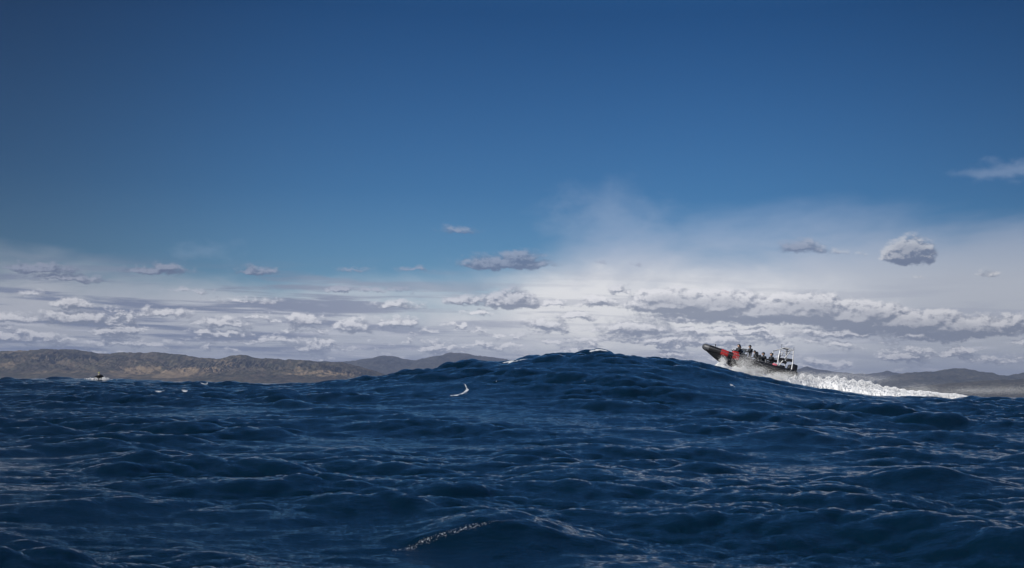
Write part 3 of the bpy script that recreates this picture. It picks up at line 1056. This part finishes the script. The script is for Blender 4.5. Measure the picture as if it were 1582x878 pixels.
# A-frame: two hoops, crossbars, mast, raft canister and canvas rolls
fr = bpy.data.objects.new('roll_frame', None)
COL.objects.link(fr); fr.parent = boat
tag(fr, 'pale aluminium stern frame of hoops and crossbars')
def post(pts, r=0.062, m=M_alu, name='post', par=fr):
    bm = bmesh.new()
    tube(bm, smooth_path(pts, 6) if len(pts) > 2 else pts, r, 10)
    return bm_obj(name, bm, m, par)
for s in (-1, 1):
    post([(1.62, s * 1.0, 0.75), (1.66, s * 0.98, 1.6), (1.58, s * 0.92, 2.52)])
    post([(0.22, s * 1.0, 0.75), (0.22, s * 0.98, 1.7), (0.32, s * 0.92, 2.72)])
    for z_ in (1.72, 2.22):
        post([(1.63, s * 0.96, z_), (0.24, s * 0.96, z_ + 0.08)], 0.026, M_alu, 'side_bar')
    post([(1.55, s * 0.95, 0.85), (0.60, s * 0.95, 2.55)], 0.055, M_white, 'brace')
    post([(0.90, s * 0.9, 1.72), (0.92, s * 0.9, 2.66)], 0.045, M_seat, 'strut')
    post([(1.60, s * 0.92, 2.50), (1.25, s * 0.92, 2.74), (0.8, s * 0.92, 2.80), (0.32, s * 0.92, 2.70)], 0.034, M_white, 'top_bar')
for x_, z_ in ((1.58, 2.52), (1.64, 1.7), (0.32, 2.72), (0.22, 1.75)):
    post([(x_, -0.93, z_), (x_, 0.93, z_)], 0.042, M_alu, 'cross_bar')
bm = bmesh.new()
rbox(bm, (0.78, 0, 2.84), (0.62, 0.62, 0.10), 0.045)
bm_obj('radar_dome', bm, M_white, fr)
for x_, z_ in ((1.36, 1.62), (0.50, 1.70)):
    for s in (-1, 1):
        bm = bmesh.new()
        rbox(bm, (x_, s * 0.9, z_), (0.72, 0.22, 0.28), 0.08, Euler((0, 0.06, 0)))
        bm_obj('canvas_roll', bm, M_seat, fr)
for x_, y_ in ((1.52, 0.93), (0.36, -0.93), (0.30, 0.93)):
    post([(x_, y_, 2.6), (x_, y_, 3.02)], 0.015, M_seat, 'whip_aerial')
# outboards
for s in (-1, 1):
    eng = bpy.data.objects.new('outboard_engine', None)
    COL.objects.link(eng); eng.parent = boat
    bm = bmesh.new()
    rbox(bm, (-0.18, s * 0.42, 1.18), (0.66, 0.48, 0.62), 0.13, Euler((0, -0.12, 0)), 0.86)
    bm_obj('cowl', bm, M_seat, eng)
    bm = bmesh.new()
    rbox(bm, (-0.22, s * 0.42, 0.55), (0.30, 0.24, 0.75), 0.06)
    bm_obj('leg', bm, M_seat, eng)
    bm = bmesh.new()
    tube(bm, [(-0.55, s * 0.42, -0.05), (-0.35, s * 0.42, -0.05), (0.0, s * 0.42, -0.05)], [0.03, 0.09, 0.05], 12)
    for k in range(3):
        a = k * 2.094
        rbox(bm, (-0.5, s * 0.42 + 0.1 * math.cos(a), -0.05 + 0.1 * math.sin(a)), (0.02, 0.14, 0.1), 0.008, Euler((a, 0, 0.5)))
    bm_obj('propeller', bm, M_seat, eng)
# stern seat bench
bm = bmesh.new()
rbox(bm, (1.15, 0, 0.86), (0.7, 1.5, 0.5), 0.08)
bm_obj('stern_locker', bm, M_hull, boat)

def seat_person(p, x, y, z, yaw=0.0, pitch=0.0):
    p.matrix_world = BM_ @ Matrix.Translation((x, y, z)) @ Matrix.Rotation(yaw, 4, 'Z') @ Matrix.Rotation(pitch, 4, 'Y')

GP = 'crew in dark suits riding the inflatable boat'
p_sit = make_person('seated', 0.22, M_suit, M_vest, M_helm, 'crouched person in black suit and vest in front of the windscreen', GP)
p_std = make_person('standing', 0.10, M_suit, M_vest, M_helm, 'person in black standing tallest behind the windscreen', GP)
seat_person(p_std, 4.12, 0.28, 0.62, 0, 0.05)
p_std.scale = (1.12, 1.15, 1.0)
seat_person(p_sit, 3.55, 0.42, 1.07, 0, 0.12)
p_sit['label'] = 'person in black leaning forward on the seat just behind the tallest standing person'
for x_, y_, z_, yaw, pit, lab in (
        (5.40, 0.32, 1.16, 0.2, -0.25, 'person in black crouched in front of the windscreen, nearest the bow'),
        (3.00, 0.42, 1.03, -0.25, 0.42, 'person in black bent lowest over the seat in the middle of the boat'),
        (2.15, 0.42, 1.03, 0.1, -0.22, 'person in black sitting upright nearest the stern frame'),
        (2.50, -0.42, 1.07, 0.0, -0.05, 'person in black half hidden on the far side near the stern frame')):
    q_ = copy_tree(p_sit)
    seat_person(q_, x_, y_, z_, yaw, pit)
    q_['label'] = lab
    q_.scale = (1.2, 1.25, 1.12)
q_ = copy_tree(p_std)
seat_person(q_, 4.72, -0.62, 0.62, 0.0, 0.10)
q_['label'] = 'standing person in black beside the windscreen on the far side'
q_.scale = (0.92, 0.92, 0.92)
# pale red bag hanging at the side behind the last rider
bm = bmesh.new()
rbox(bm, (1.95, 1.12, 0.88), (0.42, 0.30, 0.34), 0.09)
o_ = bm_obj('life_jacket', bm, M_pink)
o_.matrix_world = BM_
tag(o_, 'faded pink life jacket lying on the black tube below the rearmost rider', 'life jacket')

# ------------------------------------------------------------------ small craft far off on the left
DY = 300.0
dorg = at(153, 587.0, DY)
DM = Matrix.Translation(dorg) @ Matrix.Rotation(R(-70), 4, 'Z') @ Matrix.Rotation(R(-8), 4, 'Y')
dg_ = bpy.data.objects.new('dinghy', None)
COL.objects.link(dg_)
tag(dg_, 'tiny black dinghy far off in foam below the brown hills', 'dinghy')
dg_.matrix_world = DM
bm = bmesh.new()
pth = smooth_path([(-1.9, -0.85, 0.35), (0, -0.85, 0.38), (1.2, -0.6, 0.5), (1.9, 0, 0.68), (1.2, 0.6, 0.5), (0, 0.85, 0.38), (-1.9, 0.85, 0.35)], 8)
tube(bm, pth, 0.24, 14)
bm_obj('collar', bm, M_rub, dg_)
bm = bmesh.new()
rings = []
for k in range(8):
    s = k / 7
    x = -1.8 + 3.4 * s
    hw = 0.8 * (1 - s ** 2.5 * 0.95)
    kz = -0.05 + 0.45 * s ** 2.5
    rings.append([bm.verts.new(p) for p in ((x, -hw, 0.3 + 0.2 * s ** 2), (x, 0, kz), (x, hw, 0.3 + 0.2 * s ** 2))])
for a, b_ in zip(rings[:-1], rings[1:]):
    for k in range(3):
        bm.faces.new((a[k], a[(k + 1) % 3], b_[(k + 1) % 3], b_[k]))
bm.faces.new(rings[0]); bm.faces.new(rings[-1])
bm_obj('hull', bm, M_hull, dg_, False)
bm = bmesh.new()
rbox(bm, (-0.45, 0, 0.52), (0.35, 1.3, 0.16), 0.05)
bm_obj('thwart', bm, M_seat, dg_)
bm = bmesh.new()
rbox(bm, (-2.05, 0, 0.75), (0.4, 0.34, 0.45), 0.09)
rbox(bm, (-2.05, 0, 0.25), (0.18, 0.16, 0.7), 0.04)
bm_obj('outboard_engine', bm, M_seat, dg_)
dp = make_person('seated', 0.05, M_suit, M_cream, M_hivis, 'person in a pale cream vest and yellow-green hood sitting in the far dinghy', None)
dp.matrix_world = DM @ Matrix.Translation((-0.45, 0, 0.60)) @ Matrix.Scale(1.15, 4)

# ------------------------------------------------------------------ foam and spray: clots of white water
bmI = bmesh.new()
bmesh.ops.create_icosphere(bmI, subdivisions=1, radius=1)
IV = np.array([v_.co[:] for v_ in bmI.verts]); IF = np.array([[v_.index for v_ in f_.verts] for f_ in bmI.faces])
bmI.free()
TV = np.array([(1, 1, 1), (1, -1, -1), (-1, 1, -1), (-1, -1, 1)]) / 1.5
TF = np.array([(0, 2, 1), (0, 1, 3), (0, 3, 2), (1, 2, 3)])
rg = np.random.RandomState(7)


def clots(name, C_, sz, squash=0.8, tetra=False):
    BV, BF = (TV, TF) if tetra else (IV, IF)
    n = len(C_)
    jit = 1 + (rg.rand(n, len(BV), 1) - 0.5) * 0.7
    sc = np.stack([sz * (0.8 + 0.9 * rg.rand(n)), sz * (0.8 + 0.9 * rg.rand(n)), sz * squash], -1)
    a = rg.rand(n) * 6.28
    v_ = BV[None] * jit * sc[:, None, :]
    x = v_[..., 0] * np.cos(a)[:, None] - v_[..., 1] * np.sin(a)[:, None]
    y = v_[..., 0] * np.sin(a)[:, None] + v_[..., 1] * np.cos(a)[:, None]
    V_ = np.stack([x, y, v_[..., 2]], -1) + C_[:, None, :]
    F_ = BF[None] + (np.arange(n) * len(BV))[:, None, None]
    o = mesh_np(name, V_.reshape(-1, 3), F_.reshape(-1, 3), M_foam, True)
    tag(o, kind='stuff')
    return o


TOP = [(1058, 556), (1080, 560), (1103, 563), (1110, 560), (1115, 557), (1118, 553), (1123, 561), (1132, 562), (1150, 566), (1165, 572), (1185, 577), (1205, 579.5), (1222, 578),
       (1236, 576.5), (1250, 578), (1280, 580), (1311, 581), (1330, 586), (1350, 589), (1370, 595), (1390, 599), (1440, 604.5), (1480, 608), (1500, 612)]
tx, ty = zip(*TOP)


def wake_points(n, over, lo_=1058, hi_=1498, Y0=131.2, jit=0.8):
    u = lo_ + (hi_ - lo_) * rg.rand(n)
    Yv = Y0 + 2.2 * np.clip((u - 1212) / 50, 0, 1) + rg.randn(n) * jit
    Yv = np.where(rg.rand(n) < 0.5, Yv, Yv + 1.0)
    lump = 0.92 + 0.12 * np.sin(u * 0.31) * np.sin(u * 0.173 + 1)
    topy = np.interp(u, tx, ty)
    out = []
    for k in range(n):
        pt = at(u[k], topy[k], Yv[k])
        zs = float(SZF(pt.x, pt.y))
        hgt = max(pt.z - zs, 0.04) * (lump[k])
        f_ = rg.rand() ** (1.0) * (1 + over * rg.rand() ** 6)
        out.append((pt.x, pt.y, zs - 0.05 + hgt * f_))
    return np.array(out), u


_gx = np.linspace(-60, 130, 500); _gy = np.linspace(115, 160, 120)
_GX, _GY = np.meshgrid(_gx, _gy, indexing='ij')
_GZ = sea_z(_GX, _GY)
def SZF(x, y):
    fx = (x - _gx[0]) / (_gx[1] - _gx[0]); fy = (y - _gy[0]) / (_gy[1] - _gy[0])
    i, j = int(min(max(fx, 0), 498)), int(min(max(fy, 0), 118))
    u_, v_ = fx - i, fy - j
    return _GZ[i, j] * (1 - u_) * (1 - v_) + _GZ[i + 1, j] * u_ * (1 - v_) + _GZ[i, j + 1] * (1 - u_) * v_ + _GZ[i + 1, j + 1] * u_ * v_


# solid core of the wake: a lumpy ridge of foam on the water
us = np.arange(1062, 1500, 0.5)
ts = np.linspace(-1, 1, 25)
CV = np.zeros((len(us), len(ts), 3))
for i, u_ in enumerate(us):
    Yc = 131.2 + 2.2 * min(max((u_ - 1212) / 50, 0), 1)
    pt = at(u_, float(np.interp(u_, tx, ty)), Yc)
    hh_ = max(pt.z - float(SZF(pt.x, pt.y)), 0.03)
    for j, t_ in enumerate(ts):
        y_ = Yc + t_ * 1.3
        CV[i, j] = (pt.x, y_, SZF(pt.x, y_) - 0.06 + hh_ * (1 - t_ * t_) ** 0.6)
nz_ = vnoise(CV[..., 0] * 2.2 + 300, CV[..., 1] * 2.2, 77, 5, False, 0.62)
nz2 = vnoise(CV[..., 0] * 0.7 + 300, CV[..., 1] * 0.7, 78, 3)
bz = np.array([[SZF(a[0], a[1]) for a in r_] for r_ in CV])
CV[..., 2] = bz - 0.06 + (CV[..., 2] - bz + 0.06) * np.clip(0.50 + 0.35 * nz_ + 0.4 * (nz2 - 0.5), 0.1, 1.1)
CV[..., 1] += (nz_ - 0.5) * 0.7
wk = mesh_np('boat_wake', CV.reshape(-1, 3), grid_faces(len(us), len(ts)), M_foam)
tag(wk, kind='stuff')
C1, u1 = wake_points(48000, 0.0)
clots('wake_foam', C1, 0.018 + 0.030 * rg.rand(len(C1)) ** 2)
C2, u2 = wake_points(12000, 0.7, jit=1.1)
clots('spray', C2, 0.008 + 0.014 * rg.rand(len(C2)) ** 2, 1.0, True)
# thrown spray and mist beside the hull
def cloud_pts(list_, Yj=1.0):
    out = []
    for px, py, sx1, sy1, Y, n_ in list_:
        for _ in range(n_):
            p = at(px + rg.randn() * sx1, py + rg.randn() * sy1, Y + rg.randn() * Yj)
            out.append(p[:])
    return np.array(out)
mist = cloud_pts([(1150, 562, 9, 6, 131.8, 6000), (1168, 573, 10, 4, 131.8, 7000), (1150, 574, 12, 4, 131.6, 4500), (1205, 580, 14, 3, 131.6, 6000), (1117, 558, 3, 3.5, 131.8, 2200),
                  (1238, 579, 8, 3, 134, 1500), (1262, 581, 20, 2.5, 134.5, 1500)])
clots('spray', mist, 0.008 + 0.014 * rg.rand(len(mist)) ** 2, 1.0, True)
drift = cloud_pts([(1420, 601, 16, 4, 139, 4000), (1500, 604, 30, 3.5, 141, 6000), (1575, 603, 40, 4, 141, 7000), (1345, 586, 20, 3, 136, 3500), (1300, 580, 25, 2.5, 136, 4000)], 2.0)
clots('spray', drift, 0.006 + 0.008 * rg.rand(len(drift)) ** 2, 1.0, True)
# splash round the far dinghy
spl = cloud_pts([(139, 586.5, 4, 0.8, 297, 120), (145, 586, 3, 1.2, 297, 90), (162, 587.5, 4, 2.0, 296, 330), (171, 588, 6, 0.9, 296, 130), (152, 588, 9, 1.0, 296, 110), (162, 590, 2, 1.5, 295, 160)], 0.6)
clots('dinghy_splash', spl, 0.04 + 0.08 * rg.rand(len(spl)) ** 2)
